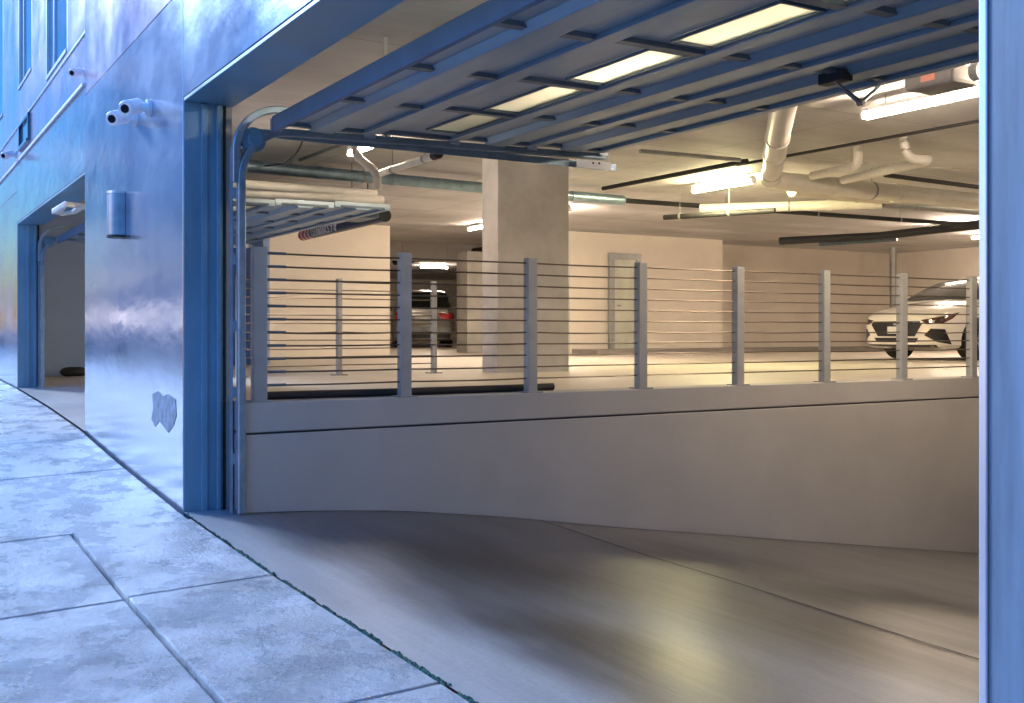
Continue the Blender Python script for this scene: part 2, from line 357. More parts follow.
xx = rng(2.17, 12, .35)
for a, b in zip(xx, xx[1:]): jt.add([(a, 7.126 + .003 * math.sin(a * 7), gz(a, 7.13) + .004), (b, 7.126 + .003 * math.sin(b * 7), gz(b, 7.13) + .004), (b, 7.1395, gz(b, 7.14) + .004), (a, 7.1395, gz(a, 7.14) + .004)], [(0, 1, 2, 3)])
struct(jt.build('ramp_joint', M['joint']), 'dark expansion joint crossing the ramp', 'ramp')

# ------------------------------------------------------------------ parking floor, ceiling, interior walls
fl = grid(rng(1.815, 34, .6), [7.38, 9, 11.24], lambda x, y: FLOOR if x > 2.4 else FLOOR)
f2 = grid([1.815] + rng(2.2, 9.2, .4) + rng(9.6, 34, 1.2), rng(11.26, 19.99, .7), fz); fl.add(f2.v, f2.f)
f3 = grid(rng(9.0, 34, 2), [19.99, 24, 28, 34, 40], lambda x, y: FLOOR); fl.add(f3.v, f3.f)
fl.add([(1.815, 11.24, FLOOR), (9.2, 11.24, FLOOR), (9.2, 11.25, FLOOR - .7), (1.815, 11.25, FLOOR - .7)], [(0, 1, 2, 3)])
struct(fl.build('floor', M['floor']), 'pale concrete parking floor behind the railing', 'floor')
# white bay line
ln = MB(); a = P(603, 354, z=-.49); b = P(680, 352.6, z=-.49)
ln.box((12.6, 17.2, FLOOR + .001), (15.6, 17.3, FLOOR + .005)); struct(ln.build('bay_line', M['white']), 'white painted bay line on the parking floor', 'floor marking')
struct(MB().box((2.12, -6, CEIL), (34.3, 40.3, CEIL + .3)).build('ceiling', M['ceil']), 'stained concrete garage ceiling', 'ceiling')
def wall(a, b, m, label, name='wall'): return struct(MB().box(a, b).build(name, m), label, 'wall')
B0 = EZ - 3.6
wall((6.05, 20.0, B0), (9.07, 20.3, CEIL), M['wall_c'], 'cream wall at the back left of the garage')
wall((2.115, 20.0, B0), (6.05, 20.3, CEIL), M['wall_sky_tint'], 'wall inside the far entrance, coloured with blue sky light')
wall((6.0, 18.7, B0), (6.12, 19.99, CEIL), M['wall_sky_tint'], 'short sky-tinted partition at the left end of the cream wall')
wall((12.86, 19.05, B0), (17.2, 20.25, CEIL), M['wall_c'], 'bright cream wall with a service door')
wall((17.2, 20.0, B0), (24.3, 20.3, CEIL), M['wall_b'], 'tan wall behind the white car')
wall((24.3, -.5, B0), (24.6, 20.3, CEIL), M['wall_b'], 'tan end wall beyond the white car')
wall((9.0, 40.0, B0), (34.2, 40.3, CEIL), M['wall_b'], 'far wall of the back parking bay')
wall((8.8, 20.3, B0), (9.0, 40.3, CEIL), M['wall_b'], 'left wall of the back parking bay')
wall((34.0, 7, B0), (34.3, 40, CEIL), M['wall_b'], 'right wall of the back parking bay')
wall((2.11, -.80, B0), (24.6, -.5, CEIL), M['lowwall'], 'side wall of the ramp by the street pier')
wall((16, -.5, B0), (16.2, 6.9, EZ - .5), M['lowwall'], 'end wall at the foot of the ramp')
struct(MB().box((16.2, -.5, FLOOR - .2), (24.3, 7.3, FLOOR)).build('floor', M['floor']), 'parking floor past the ramp', 'floor')
struct(MB().box((12.9, 18.1, FLOOR), (17.6, 19.04, FLOOR + .10)).build('kerb', M['kerb'], bevel=.01), 'low grey kerb along the bright cream wall', 'kerb')
struct(MB().box((17.62, 19.2, FLOOR), (24.2, 19.99, FLOOR + .08)).build('kerb', M['kerb'], bevel=.01), 'low grey kerb along the tan wall', 'kerb')
# ramp wall with a reveal near its top
rw = thing('ramp_wall', 'long grey rendered wall beside the ramp, under the cable railing', 'wall', (2.16, 7.25, B0))
MB().box((2.16, 7.14, B0), (16.0, 7.38, EZ - .708)).build('wall_base', M['lowwall'], rw, bevel=.006)
MB().box((2.16, 7.14, EZ - .694), (16.0, 7.38, EZ - .488)).build('wall_cap', M['lowwall'], rw, bevel=.008)
MB().box((2.165, 7.155, EZ - .71), (15.99, 7.37, EZ - .69)).build('reveal', M['joint'], rw)
co = MB().box((6.27, 10.8, B0), (7.28, 11.17, CEIL)).build('concrete_column', M['column'], bevel=.012)
tag(co, 'broad raw concrete column standing behind the railing', 'column')
c2 = MB().box(tuple(P(467, 345, d=24))[:2] + (FLOOR,), tuple(P(467, 345, d=24) + Vector((.42, .5, 0)))[:2] + (CEIL - .35,)).build('concrete_column', M['column'], bevel=.01)
tag(c2, 'pale concrete column beside the silver car at the back', 'column')
cb = MB().box((9.0, 23.5, CEIL - .42), (20, 23.9, CEIL)).build('ceiling_beam', M['ceil']); tag(cb, 'concrete ceiling beam over the back bay', 'beam')
# service door
sdn = thing('service_door', 'pale service door in a grey frame on the bright cream wall', 'door', (13.9, 19.04, FLOOR))
a = 13.86; b = 14.72; h = EZ + 1.72
fm = MB().box((a, 18.96, FLOOR + .1), (a + .13, 19.045, h)).box((b - .13, 18.96, FLOOR + .1), (b, 19.045, h)).box((a + .13, 18.96, h - .13), (b - .13, 19.045, h))
fm.build('frame', M['steel'], sdn)
MB().box((a + .13, 18.99, FLOOR + .1), (b - .13, 19.045, h - .13)).build('door_leaf', mat('pale green door paint', (.55, .57, .48), .5), sdn)
MB().tube([(a + .2, 18.97, FLOOR + 1.05), (a + .3, 18.97, FLOOR + 1.05)], .014).build('handle', M['chrome'], sdn)

# ------------------------------------------------------------------ street front
fb = thing('garage_building', 'blue metal clad garage building with two tall vehicle entrances', 'building', (1.96, 15, EZ - 1))
X0, X1 = 1.81, 2.05
TOP = EZ + 9
def panel(y0, y1, z0, z1, m='panel', x=X0, g=.006, name='wall_panel', lab=None):
    o = MB().box((x, y0 + g, z0 + g), (x + .12, y1 - g, z1 - g)).build(name, M[m], fb, bevel=.003)
    if lab: o['label'] = lab
    return o
def base(y): return EZ + it(TY, y)
def low_panel(y0, y1, z1, m='panel'):         # follows the sloping pavement at its foot
    n = 8; pts = [(y0 + .004 + (y1 - y0 - .008) * i / n, base(y0 + (y1 - y0) * i / n) - .10) for i in range(n + 1)] + [(y1 - .004, z1 - .004), (y0 + .004, z1 - .004)]
    return MB().prism(pts, 'x', X0, X0 + .12).build('wall_panel', M[m], fb, bevel=.003)
SE = EZ + 2.34
low_panel(7.38, 11.30, SE)
panel(7.38, 11.30, SE, EZ + 6.2, 'lilac', lab='pinkish metal panel above the diagonal-looking seam')
panel(7.38, 11.30, EZ + 6.2, TOP)
panel(4.3, 7.38, LINT, EZ + 4.6); panel(1.28, 4.3, LINT, EZ + 4.6); panel(4.3, 7.38, EZ + 4.6, TOP); panel(1.28, 4.3, EZ + 4.6, TOP)
panel(11.30, 14.2, LINT, EZ + 2.44); panel(14.2, 17.1, LINT, EZ + 2.44)
low_panel(17.1, 21.0, EZ + 2.04); panel(17.1, 21.0, EZ + 2.04, EZ + 2.44)
low_panel(21.0, 25.0, EZ + 2.04); panel(21.0, 25.0, EZ + 2.04, EZ + 2.44)
low_panel(25.0, 32.0, EZ + 2.44); low_panel(32, 42, EZ + 2.44)
# recessed lilac upper wall of narrow panels with windows
XR = 1.86
WIN = [(12.75, 14.45, EZ + 3.12, TOP - 2), (15.85, 17.4, EZ + 3.57, TOP - 2), (16.05, 17.15, EZ + 2.63, EZ + 3.02), (19.6, 21.2, EZ + 3.6, TOP - 2), (24, 25.6, EZ + 3.6, TOP - 2)]
edges = [11.32, 12.75, 13.6, 14.45, 15.2, 15.85, 16.6, 17.4, 18.1, 18.9, 19.6, 20.4, 21.2, 22.2, 23.1, 24, 24.8, 25.6, 27, 29, 31, 33, 36, 39, 42]
for y0, y1 in zip(edges, edges[1:]):
    for z0, z1 in ((EZ + 2.46, EZ + 3.04), (EZ + 3.04, TOP)):
        cut = [q for q in WIN if q[0] - .01 <= y0 and y1 <= q[1] + .01 and q[2] < z1 - .05 and q[3] > z0 + .05]
        if z0 < EZ + 3 and cut: cut = []
        if cut:
            q = cut[0]
            if q[2] > z0 + .02: panel(y0, y1, z0, q[2], 'lilac', XR)
            panel(y0, y1, q[3], z1, 'lilac', XR)
        else: panel(y0, y1, z0, z1, 'lilac', XR)
for q in WIN:
    small = q[3] < EZ + 3.2
    x = XR - .012 if small else XR + .02
    y0, y1, z0, z1 = q
    wf = MB().box((x - .02, y0, z0), (x + .06, y0 + .05, z1)).box((x - .02, y1 - .05, z0), (x + .06, y1, z1)).box((x - .035, y0 + .05, z0), (x + .06, y1 - .05, z0 + .04)).box((x - .02, y0 + .05, z1 - .04), (x + .06, y1 - .05, z1)).build('window', M['trim' if not small else 'glassdark'], fb)
    MB().box((x + .01, y0 + .05, z0 + .04), (x + .05, y1 - .05, z1 - .04)).build('pane', M['glassdark'], wf)
    if not small: MB().box((x - .01, (y0 + y1) / 2 + .25, z0 + .04), (x + .01, (y0 + y1) / 2 + .29, z1 - .04)).build('mullion', M['trim'], wf)
MB().box((1.785, 11.32, EZ + 2.44), (1.95, 42, EZ + 2.475)).build('ledge', M['white'], fb, bevel=.006)
MB().box((1.845, 11.32, EZ + 3.03), (1.88, 42, EZ + 3.055)).build('seam_trim', M['trim'], fb)
# backing behind the panels
bk = MB()
for a, b, z0 in ((-9, .0, B0), (7.40, 11.28, B0), (17.12, 42, B0)): bk.box((1.93, a, z0), (X1, b, TOP))
for a, b in ((0.0, 7.40), (11.28, 17.12)): bk.box((1.93, a, LINT + .004), (X1, b, TOP))
bk.build('backing_wall', M['jamb'], fb)
MB().box((2.11, -9, TOP - .2), (34.3, 42, TOP)).build('roof', M['kerb'], fb)
MB().box((2.11, -9, B0), (2.13, -.8, TOP)).build('inner_wall', M['lowwall'], fb)
MB().box((2.112, 7.40, B0), (2.15, 11.24, CEIL)).build('inner_wall', M['lowwall'], fb)
MB().box((2.112, 17.14, B0), (2.15, 20, CEIL)).build('inner_wall', M['lowwall'], fb)
# steel linings of the two entrances
for (y0, y1) in ((1.28, 7.38), (11.30, 17.10)):
    j = MB().box((1.815, y1 - .006, B0 + 1), (2.08, y1 + .03, LINT)); j.box((1.93, y1 - .03, B0 + 1), (1.97, y1 - .006, LINT - .03)); j.box((2.03, y1 - .05, B0 + 1), (2.055, y1 - .006, LINT - .03))
    j.build('jamb', M['jamb'], fb, bevel=.003)
    MB().box((1.82, y0 - .03, B0 + 1), (2.08, y0 + .006, LINT)).build('jamb', M['jamb'], fb, bevel=.003)
    MB().box((1.815, y0 - .03, LINT - .02), (2.16, y1 + .03, LINT + .003)).box((2.11, y0 - .3, LINT + .003), (2.16, y1 + .3, LINT + .10)).build('lintel', M['jamb'], fb, bevel=.003)
# near pier
MB().box((1.80, -9, B0), (1.925, 1.262, TOP)).build('wall_panel', M['pier'], fb, bevel=.004)
MB().box((1.795, 1.262, B0 + 1), (1.93, 1.279, LINT + .3)).build('edge_trim', M['trim'], fb, bevel=.003)
# torn sticker on the pier
pts = [P(px, py, d=1) for px, py in ((152, 394), (158, 391), (163, 396), (168, 394), (175, 399), (176, 416), (173, 426), (168, 433), (163, 426), (159, 421), (155, 427), (151, 419), (153, 408))]
def on_face(px, py, x):
    dx, dy = ray(px); d = x / dx; return Vector((x, dy * d, EZ + (331 - py) / F * d))
st = [on_face(px, py, 1.806) for px, py in ((152, 394), (158, 391), (163, 396), (168, 394), (175, 399), (176, 416), (173, 426), (168, 433), (163, 426), (159, 421), (155, 427), (151, 419), (153, 408))]
MB().prism([(v.y, v.z) for v in st], 'x', 1.8065, 1.8125).build('sticker_residue', M['residue'], fb)

for (ya, yb, ht, colr, lab) in ((34, 58, 11, (.33, .32, .40), 'plain grey lilac building across the street, mirrored in the metal cladding'), (60, 88, 8.5, (.40, .38, .42), 'low grey building across the street with lit shop windows'), (90, 130, 34, (.55, .48, .58), 'tall pale lilac building farther up across the street')):
    ob = thing('street_building', lab, 'building', (-16, (ya + yb) / 2, gz(0, ya)), 'buildings across the street')
    MB().box((-26, ya, gz(0, ya) - 3), (-16, yb, gz(0, yb) + ht)).build('wall', mat('facade', colr, .7), ob)
    MB().box((-26.2, ya - .2, gz(0, yb) + ht), (-15.8, yb + .2, gz(0, yb) + ht + .5)).build('cornice', M['column'], ob)
    nw = int((yb - ya) / 4)
    for q in range(nw):
        y_ = ya + 1 + q * (yb - ya - 1) / nw
        for lv in range(int(ht / 3.4)):
            z_ = gz(0, yb) + .7 + lv * 3.4
            lit = ya > 50 and (lv == 0 or random.random() < .2)
            MB().box((-15.98, y_, z_), (-15.93, y_ + (2.6 if lv == 0 else 1.4), z_ + (.9 if lv == 0 else 1.9))).build('window', M['litwin'] if lit else M['glassdark'], ob)

# ------------------------------------------------------------------ wall lamp and cameras
def sconce():
    a = on_face(122, 192, 1.80); b = on_face(122, 238, 1.80); y = a.y
    t = thing('wall_lamp', 'tall half round blue grey wall lamp on the pier between the entrances', 'lamp', (1.80, y, b.z))
    hp = [(1.808, y - .09), (1.808, y + .09)] + [(1.76 - .08 * math.cos(q), y + .09 * math.sin(q)) for q in [math.pi / 2 - math.pi * i / 10 for i in range(11)]]
    MB().prism(hp, 'z', b.z + .02, a.z - .02).build('housing', M['track'], t, smooth=True)
    h2 = [(x - (.006 if x < 1.80 else 0), y + (yy - y) * 1.06) for x, yy in hp]
    MB().prism(h2, 'z', a.z - .02, a.z).build('cap', M['trim'], t); MB().prism(h2, 'z', b.z, b.z + .02).build('cap', M['dark'], t)
sconce()
def seccam(px, py, label, s=1.0, x=1.80):
    b = on_face(px, py, x); t = thing('security_camera', label, 'camera', b, 'white bullet cameras on the street front')
    d = Vector((-.55, -.75, -.28)).normalized(); o = Vector((0, 0, 0)) + b
    MB().tube([b + Vector((.01, 0, 0)), b + Vector((-.02, 0, 0))], .065 * s, 20).build('mount', M['white'], t, smooth=True)
    MB().tube([b, b + Vector((-.09, .0, 0)) * s], .03 * s).build('arm', M['white'], t, smooth=True)
    c = b + Vector((-.11, .02, -.0)) * s
    bd = MB(); bd.tube([c - d * .08 * s, c + d * .12 * s], .06 * s, 20); bd.tube([c - d * .11 * s, c - d * .08 * s], .035 * s, 20, .06 * s)
    bo = bd.build('body', M['camwhite'], t, smooth=True)
    MB().tube([c + d * .12 * s, c + d * .15 * s], .062 * s, 20, .05 * s).build('shroud', M['camwhite'], t, smooth=True)
    MB().tube([c + d * .151 * s, c + d * .156 * s], .033 * s, 16, .028 * s).build('lens', M['lens'], t, smooth=True)
seccam(149, 108, 'white bullet camera on the pier, the higher and nearer of the pair')
seccam(135, 118, 'white bullet camera on the pier, the lower and farther of the pair')
seccam(86, 73, 'small white camera just above the ledge end beside the pier', .75, 1.86)
seccam(16.5, 155, 'small white camera far up the street above the ledge', .95)

# ------------------------------------------------------------------ cable railings
def railing(xs, y, label, tall=1.07, x_end=None, fit=True, dz=0, pw=.085):
    t = thing('cable_railing', label, 'railing', (xs[0], y, FLOOR + dz), 'cable railings along the ramps')
    for i, x in enumerate(xs):
        ww = pw * (1.15 if i == 0 and fit else 1)
        m = MB().box((x - ww / 2, y - .036, FLOOR + dz), (x + ww / 2, y + .04, FLOOR + tall + dz))
        p = m.build('post', M['post'], t, bevel=.005)
        MB().box((x - .075, y - .07, FLOOR + dz), (x + .075, y + .07, FLOOR + dz + .012)).build('base_plate', M['steel'], p)
    xe = x_end or xs[-1]
    for k in range(11):
        z = FLOOR + dz + .115 + k * .0915; path = []
        for a, b in zip(xs, xs[1:]):
            sag = random.uniform(-.002, .006) + (.009 if k == 4 else 0)
            for q in range(6): path.append((a + (b - a) * q / 6, y, z - sag * 4 * (q / 6) * (1 - q / 6)))
        path.append((xs[-1], y, z))
        c = MB().tube(path, .0068, 6).build('cable', M['wire'], t, smooth=True)
        if fit:
            MB().tube([(xs[0] + .04, y, z), (xs[0] + .19, y, z)], .010, 8).build('cable_fitting', M['stile'], c, smooth=True)
    return t
railing([2.285 + 1.103 * i for i in range(10)], 7.21, 'long cable railing with grey posts on top of the ramp wall')
railing([3.3, 4.42, 5.59], 11.1, 'short cable railing running up to the broad concrete column', fit=False, pw=.05)
hs = MB().tube([(2.28, 7.33, FLOOR + .035), (3.4, 7.325, FLOOR + .032), (4.2, 7.33, FLOOR + .032), (4.78, 7.33, FLOOR + .034)], .03, 10).build('black_pipe', M['black'], smooth=True)
tag(hs, 'black pipe lying on the floor along the foot of the railing', 'pipe')

# ------------------------------------------------------------------ overhead doors
def overhead_door(label, tlabel):
    z = EZ + 1.385; y0, y1 = 1.37, 7.06
    xe = [2.36, 3.05, 3.735, 4.42, 5.10]
    dz = lambda x: .024 * (x - 2.36)
    t = thing('garage_door', label, 'garage door', (3.7, 4.2, z), 'sectional doors rolled up under the ceiling')
    wins = [(6.82, 6.12), (6.0, 5.2), (5.04, 4.29), (4.11, 3.38), (3.25, 2.45), (2.3, 1.6)]
    for i in range(4):
        a, b = xe[i] + .003, xe[i + 1] - .003; zz = z + dz((a + b) / 2)
        m = MB()
        if i == 1:
            wa, wb = 3.375, 3.655
            m.box((a, y0, zz + .03), (wa, y1, zz + .07)); m.box((wb, y0, zz + .03), (b, y1, zz + .07))
            ye = [y0] + [q for wv in reversed(wins) for q in (wv[1], wv[0])] + [y1]
            for k in range(0, len(ye), 2): m.box((wa, ye[k], zz + .03), (wb, ye[k + 1], zz + .07))
        else: m.box((a, y0, zz + .03), (b, y1, zz + .07))
        s_ = m.build('door_section', M['door'], t)
        if i == 1:
            for wv in wins:
                f = MB()
                f.box((wa - .0, wv[1] - .012, zz + .015), (wa + .015, wv[0] + .012, zz + .0295)); f.box((wb - .015, wv[1] - .012, zz + .015), (wb, wv[0] + .012, zz + .0295))
                f.box((wa + .015, wv[1] - .012, zz + .015), (wb - .015, wv[1] + .004, zz + .0295)); f.box((wa + .015, wv[0] - .004, zz + .015), (wb - .015, wv[0] + .012, zz + .0295))
                wn_ = f.build('window_frame', M['stile'], s_)
                MB().box((wa + .001, wv[1] + .001, zz + .0305), (wb - .001, wv[0] - .001, zz + .036)).build('pane', M['frost'], wn_)
        rl = MB(); th = .012
        for (ra, rb) in ((a, a + .07), (b - .07, b)): rl.box((ra, y0, zz + .002), (rb, y1, zz + .0296))
        if i in (0, 2, 3):
            mid = (a + b) / 2 + (.0 if i else -.02); rl.prism([(mid - .12, zz + .029), (mid - .075, zz - .014), (mid + .075, zz - .014), (mid + .12, zz + .029)], 'y', y0, y1)
        rl.build('rail', M['rail'], t, bevel=.004)
        sm_ = MB()
        for k in range(7):
            yy = y0 + .03 + (y1 - y0 - .06) * k / 6
            sm_.prism([(yy - .035, zz + .03), (yy - .03, zz + .006), (yy + .03, zz + .006), (yy + .035, zz + .03)], 'x', a + .075, b - .075)
        sm_.build('stiles', M['stile'], t)
    # edge seal and end rollers
    MB().box((2.325, y0, z - .035), (2.362, y1, z + .075)).build('bottom_seal', mat('blue bottom seal', (.05, .12, .22), .5), t, bevel=.006)
    for i in range(5):
        x = xe[i]; zz = z + dz(x) + .02
        MB().box((x - .04, y1, zz - .04), (x + .04, y1 + .02, zz + .04)).tube([(x, y1 + .02, zz), (x, y1 + .075, zz)], .022, 12).build('roller', M['trim'], t)
    # tracks
    k = thing('door_track', tlabel, 'track', (2.2, 7.15, EZ - 1.2), 'door tracks of the vehicle entrances')
    Yt = 7.13
    cp = [(-.024, -.03), (.024, -.03), (.024, -.022), (-.016, -.022), (-.016, .022), (.024, .022), (.024, .03), (-.024, .03)]
    def track(xv, zt, xe_, r, rise=0):
        path = [(xv, Yt, EZ - 1.235)] + [(xv, Yt, EZ - .5), (xv, Yt, zt - r)] + arc((xv + r, Yt, zt - r), r, math.pi, math.pi / 2, (1, 0, 0), (0, 0, 1), 12)[1:] + [(xe_, Yt, zt + rise)]
        return path
    def sw(path, name, pr=.032, par=k, th=.05):
        m = MB(); q = [(-th / 2, -pr), (th / 2, -pr), (th / 2, pr), (-th / 2, pr)]
        m.sweep(path, q, up=Vector((0, 1, 0))); return m.build(name, M['track'], par, bevel=.006)
    sw(track(2.135, EZ + 1.37, 5.15, .34, .06), 'vertical_track')
    sw([(2.10, Yt, EZ + 1.0)] + [(2.10, Yt, EZ + 1.22)] + arc((2.10 + .3, Yt, EZ + 1.22), .3, math.pi, math.pi / 2, (1, 0, 0), (0, 0, 1), 12)[1:] + [(3.1, Yt, EZ + 1.55), (5.12, Yt, EZ + 1.57)], 'upper_track', .026)
    MB().box((2.20, Yt + .03, EZ + 1.33), (5.3, Yt + .036, EZ + 1.385)).build('track_angle', M['track'], k)
    an = MB().box((2.085, 7.17, EZ - 1.235), (2.092, 7.23, EZ + 1.25)).box((2.092, 7.225, EZ - 1.235), (2.105, 7.231, EZ + 1.25)); an.build('mounting_angle', M['track'], k)
    for zz in (-.9, -.45, 0, .45, .9, 1.2): MB().box((2.092, 7.165, EZ + zz), (2.155, 7.175, EZ + zz + .07)).tube([(2.13, 7.09, EZ + zz + .035), (2.13, 7.165, EZ + zz + .035)], .012, 8).build('bracket', M['steel'], k)
    e = MB().box((4.86, Yt - .03, EZ + 1.325), (5.20, Yt - .026, EZ + 1.385)).box((4.86, Yt - .03, EZ + 1.32), (5.20, Yt + .02, EZ + 1.325)); e.build('track_end', M['white'], k)
    MB().tube([(5.02, Yt - .032, EZ + 1.365), (5.02, Yt - .0305, EZ + 1.365)], .010, 8).tube([(5.08, Yt - .032, EZ + 1.367), (5.08, Yt - .0305, EZ + 1.367)], .010, 8).build('bolt', M['dark'], k)
    # cable drum on the jamb
    dr = MB().tube([(2.22, 7.12, EZ + 1.30), (2.22, 7.20, EZ + 1.30)], .085, 24).tube([(2.22, 7.06, EZ + 1.30), (2.22, 7.12, EZ + 1.30)], .05, 20); dr.build('cable_drum', M['jamb'], k, smooth=True)
    for xx in (3.2, 5.2): MB().box((xx, 7.165, EZ + 1.39), (xx + .03, 7.171, CEIL)).build('hanger', M['steel'], k)
    return t, k
d1, k1 = overhead_door('blue steel sectional door rolled up overhead at the near entrance', 'blue curved door track beside the near entrance jamb')
d2 = copy_tree(d1); d2.location.y += 9.86; d2.location.z -= .06; d2['label'] = 'blue steel sectional door rolled up over the far entrance, seen behind the left railing'
k2 = copy_tree(k1); k2.location.y += 9.86; k2.location.z += .02; k2['label'] = 'blue curved door track inside the far entrance up the street'

# door openers
def opener(off, label):
    a = P(834, 81, z=1.41); t = thing('door_opener', label, 'door opener', a + off, 'motor openers above the doors')
    T_ = lambda px, py, z: P(px, py, z=z) + off
    m = MB().box(tuple(a + off - Vector((.03, .09, .01))), tuple(a + off + Vector((.05, .09, .05)))); m.build('bracket', M['dark'], t)
    p0 = a + off; p1 = T_(861, 103, 1.28); p2 = T_(880, 86, 1.50)
    q = [(-.016, -.006), (.016, -.006), (.016, .006), (-.016, .006)]
    MB().sweep([p0, p1, p2], q).build('arm', M['stile'], t)
    MB().tube([p1 + Vector((0, -.02, 0)), p1 + Vector((0, .02, 0))], .016, 10).build('pivot', M['steel'], t)
    c = T_(940, 80, 1.98)
    MB().box((c.x - .16, c.y - .22, c.z - .07), (c.x + .18, c.y + .22, c.z + .08)).build('motor_housing', mat('grey motor housing', (.25, .24, .24), .5), t, bevel=.03)
    MB().box((c.x - .170, c.y - .08, c.z - .03), (c.x - .162, c.y + .05, c.z + .06)).build('sticker', M['pink'], t)
    MB().tube([(c.x, c.y - .30, c.z), (c.x, c.y - .37, c.z)], .07, 16).build('pulley', M['steel'], t)
    for s_ in (-.1, .1): MB().tube([(c.x + s_, c.y, c.z + .08), (c.x + s_, c.y, CEIL)], .008, 6).build('hanger', M['steel'], t)
    return t
opener(Vector((0, 0, 0)), 'grey motor opener with a V shaped arm beside the near raised door')
c = P(352, 214, z=1.5)
t = thing('door_opener', 'small dark opener hanging at the edge of the far raised door', 'door opener', c, 'motor openers above the doors')
MB().box((c.x - .25, c.y - .3, c.z - .07), (c.x + .25, c.y + .3, c.z + .10)).build('motor_housing', M['stile'], t, bevel=.02)
MB().box((c.x - .30, c.y - .18, c.z - .05), (c.x - .255, c.y + .05, c.z + .04)).build('cover', M['steel'], t, bevel=.005)
MB().tube([(c.x, c.y, c.z + .09), (c.x, c.y, CEIL)], .01, 6).build('hanger', M['steel'], t)

# ------------------------------------------------------------------ ceiling lamps
def lamp(x, y, label, axis='y', L=1.22, z=None, m='tube', n=1, drop=.10, tr=.024):
    z = z or CEIL - drop
    t = thing('ceiling_lamp', label, 'lamp', (x, y, z), 'fluorescent lamps on the garage ceiling')
    def bx(a0, a1, l0, l1, z0, z1):
        return ((x + a0, y + l0, z + z0), (x + a1, y + l1, z + z1)) if axis == 'y' else ((x + l0, y + a0, z + z0), (x + l1, y + a1, z + z1))
    MB().box(*bx(-.05, .05, -L / 2, L / 2, .045, .085)).build('housing', M['white'], t, bevel=.006)
    for k in range(n):
        o = 0 if n == 1 else (-.035 + .07 * k)
        a, b = bx(o, o, -L / 2 + .03, L / 2 - .03, .015, .015)
        MB().tube([a, b], tr, 12).build('tube', M[m], t, smooth=True)
    for s_ in (-1, 1): MB().box(*bx(-.045, .045, s_ * L / 2 - .015, s_ * L / 2 + .015, -.015, .0445)).build('end_cap', M['white'], t)
    if z + .085 < CEIL - .01:
        for s_ in (-.4, .4):
            a, b = bx(0, 0, s_ * L, s_ * L, .085, 0); a = Vector(a); MB().tube([a, (a.x, a.y, CEIL)], .006, 6).build('hanger', M['steel'], t)
    return t
lamp(7.9, 5.62, 'long bright tube lamp at the upper right above the ramp', L=2.4, z=EZ + 1.98, tr=.038)
lamp(10.25, 11.35, 'bright yellow green twin tube lamp over the pipes in the middle of the garage', m='tubeg', n=2, z=EZ + 2.02)
q = P(368, 149, z=1.93); lamp(q.x, q.y, 'glowing lamp just past the left end of the near raised door', L=.95, z=EZ + 1.93)
lamp(10.4, 18.6, 'small bright lamp on the ceiling left of the broad concrete column', L=.9)
lamp(15.6, 31.0, 'lamp over the silver car in the back bay', 'x', 1.0, m='tubeb')
lamp(18.4, 13.6, 'lamp glimpsed between pipes above the white car', z=EZ + 2.03, m='tubeb')
lamp(7.9, 1.9, 'added fill lamp over the ramp, unseen behind the near pier', L=.9)  # added out of sight to fill the ramp with light
lamp(15.5, 9.0, 'added fill lamp before the white car, unseen behind the near pier')  # unseen extra lamp, fills the space in front of the car
lamp(4.3, 4.7, 'added unseen fill lamp above the near raised door')  # added over the door to brighten its panes and the ceiling
lamp(21, 14.5, 'added unseen fill lamp past the white car toward the back right corner', m='tubeb')  # unseen extra lamp that lifts the back right wall
lamp(4.3, 2.5, 'second added fill lamp above the near raised door, toward the near pier')  # another unseen lamp added to brighten the door panes
lamp(10.1, 15.6, 'added fill lamp, unseen behind the broad concrete column', n=2, m='tubeb')  # added behind the column to brighten the back walls
lamp(20.0, 9.0, 'added fill lamp on the ceiling past the white car, out of view')  # added fill light outside the view
lamp(12.2, 25.6, 'added fill lamp over the aisle of the back bay')  # extra fill light put in for the back bay

# ------------------------------------------------------------------ pipes
def pipe(path, r, m, label, rings=(), name='pipe', n=14, hang=()):
    path = [Vector(p) for p in path]
    t = thing(name, label, 'pipe', path[0])
    MB().tube(path, r, n).build('pipe_run', M[m], t, smooth=True)
    for a in rings:                           # a couplings at fractions of the whole run
        L = [(q - p).length for p, q in zip(path, path[1:])]; s_ = a * sum(L)
        for (p, q), l in zip(zip(path, path[1:]), L):
            if s_ <= l:
                c = p + (q - p) * (s_ / l); d = (q - p).normalized(); MB().tube([c - d * r * .5, c + d * r * .5], r * 1.09, n).build('coupling', M[m], t, smooth=True); break
            s_ -= l
    for a in hang:
        L = [(q - p).length for p, q in zip(path, path[1:])]; s_ = a * sum(L)
        for (p, q), l in zip(zip(path, path[1:]), L):
            if s_ <= l:
                c = p + (q - p) * (s_ / l); d = (q - p).normalized()
                MB().tube([c, (c.x, c.y, CEIL)], .005, 6).tube([c - d * .015, c + d * .015], r + .006, n).build('hanger', M['steel'], t); break
            s_ -= l
    return t
def bend(pts, r, n=5):
    pts = [Vector(p) for p in pts]; out = [pts[0]]
    for a, b, c_ in zip(pts, pts[1:], pts[2:]):
        u = (a - b).normalized(); v = (c_ - b).normalized(); k = min(r, (a - b).length * .48, (c_ - b).length * .48)
        for i in range(n + 1):
            s_ = i / n; out.append((b + u * k) * (1 - s_) ** 2 + b * 2 * s_ * (1 - s_) + (b + v * k) * s_ ** 2)
    return out + [pts[-1]]
e = P(770, 180, z=1.87); nb = P(783, 108, z=1.87); dn_ = (nb - e).normalized()
pipe(bend([nb + dn_ * 1.1, e, P(990, 203, z=1.83)], .3), .115, 'pvc', 'thick cream drain pipe coming from above the door and turning right', rings=(.26, .36, .47, .55, .68, .8), hang=(.5, .75))
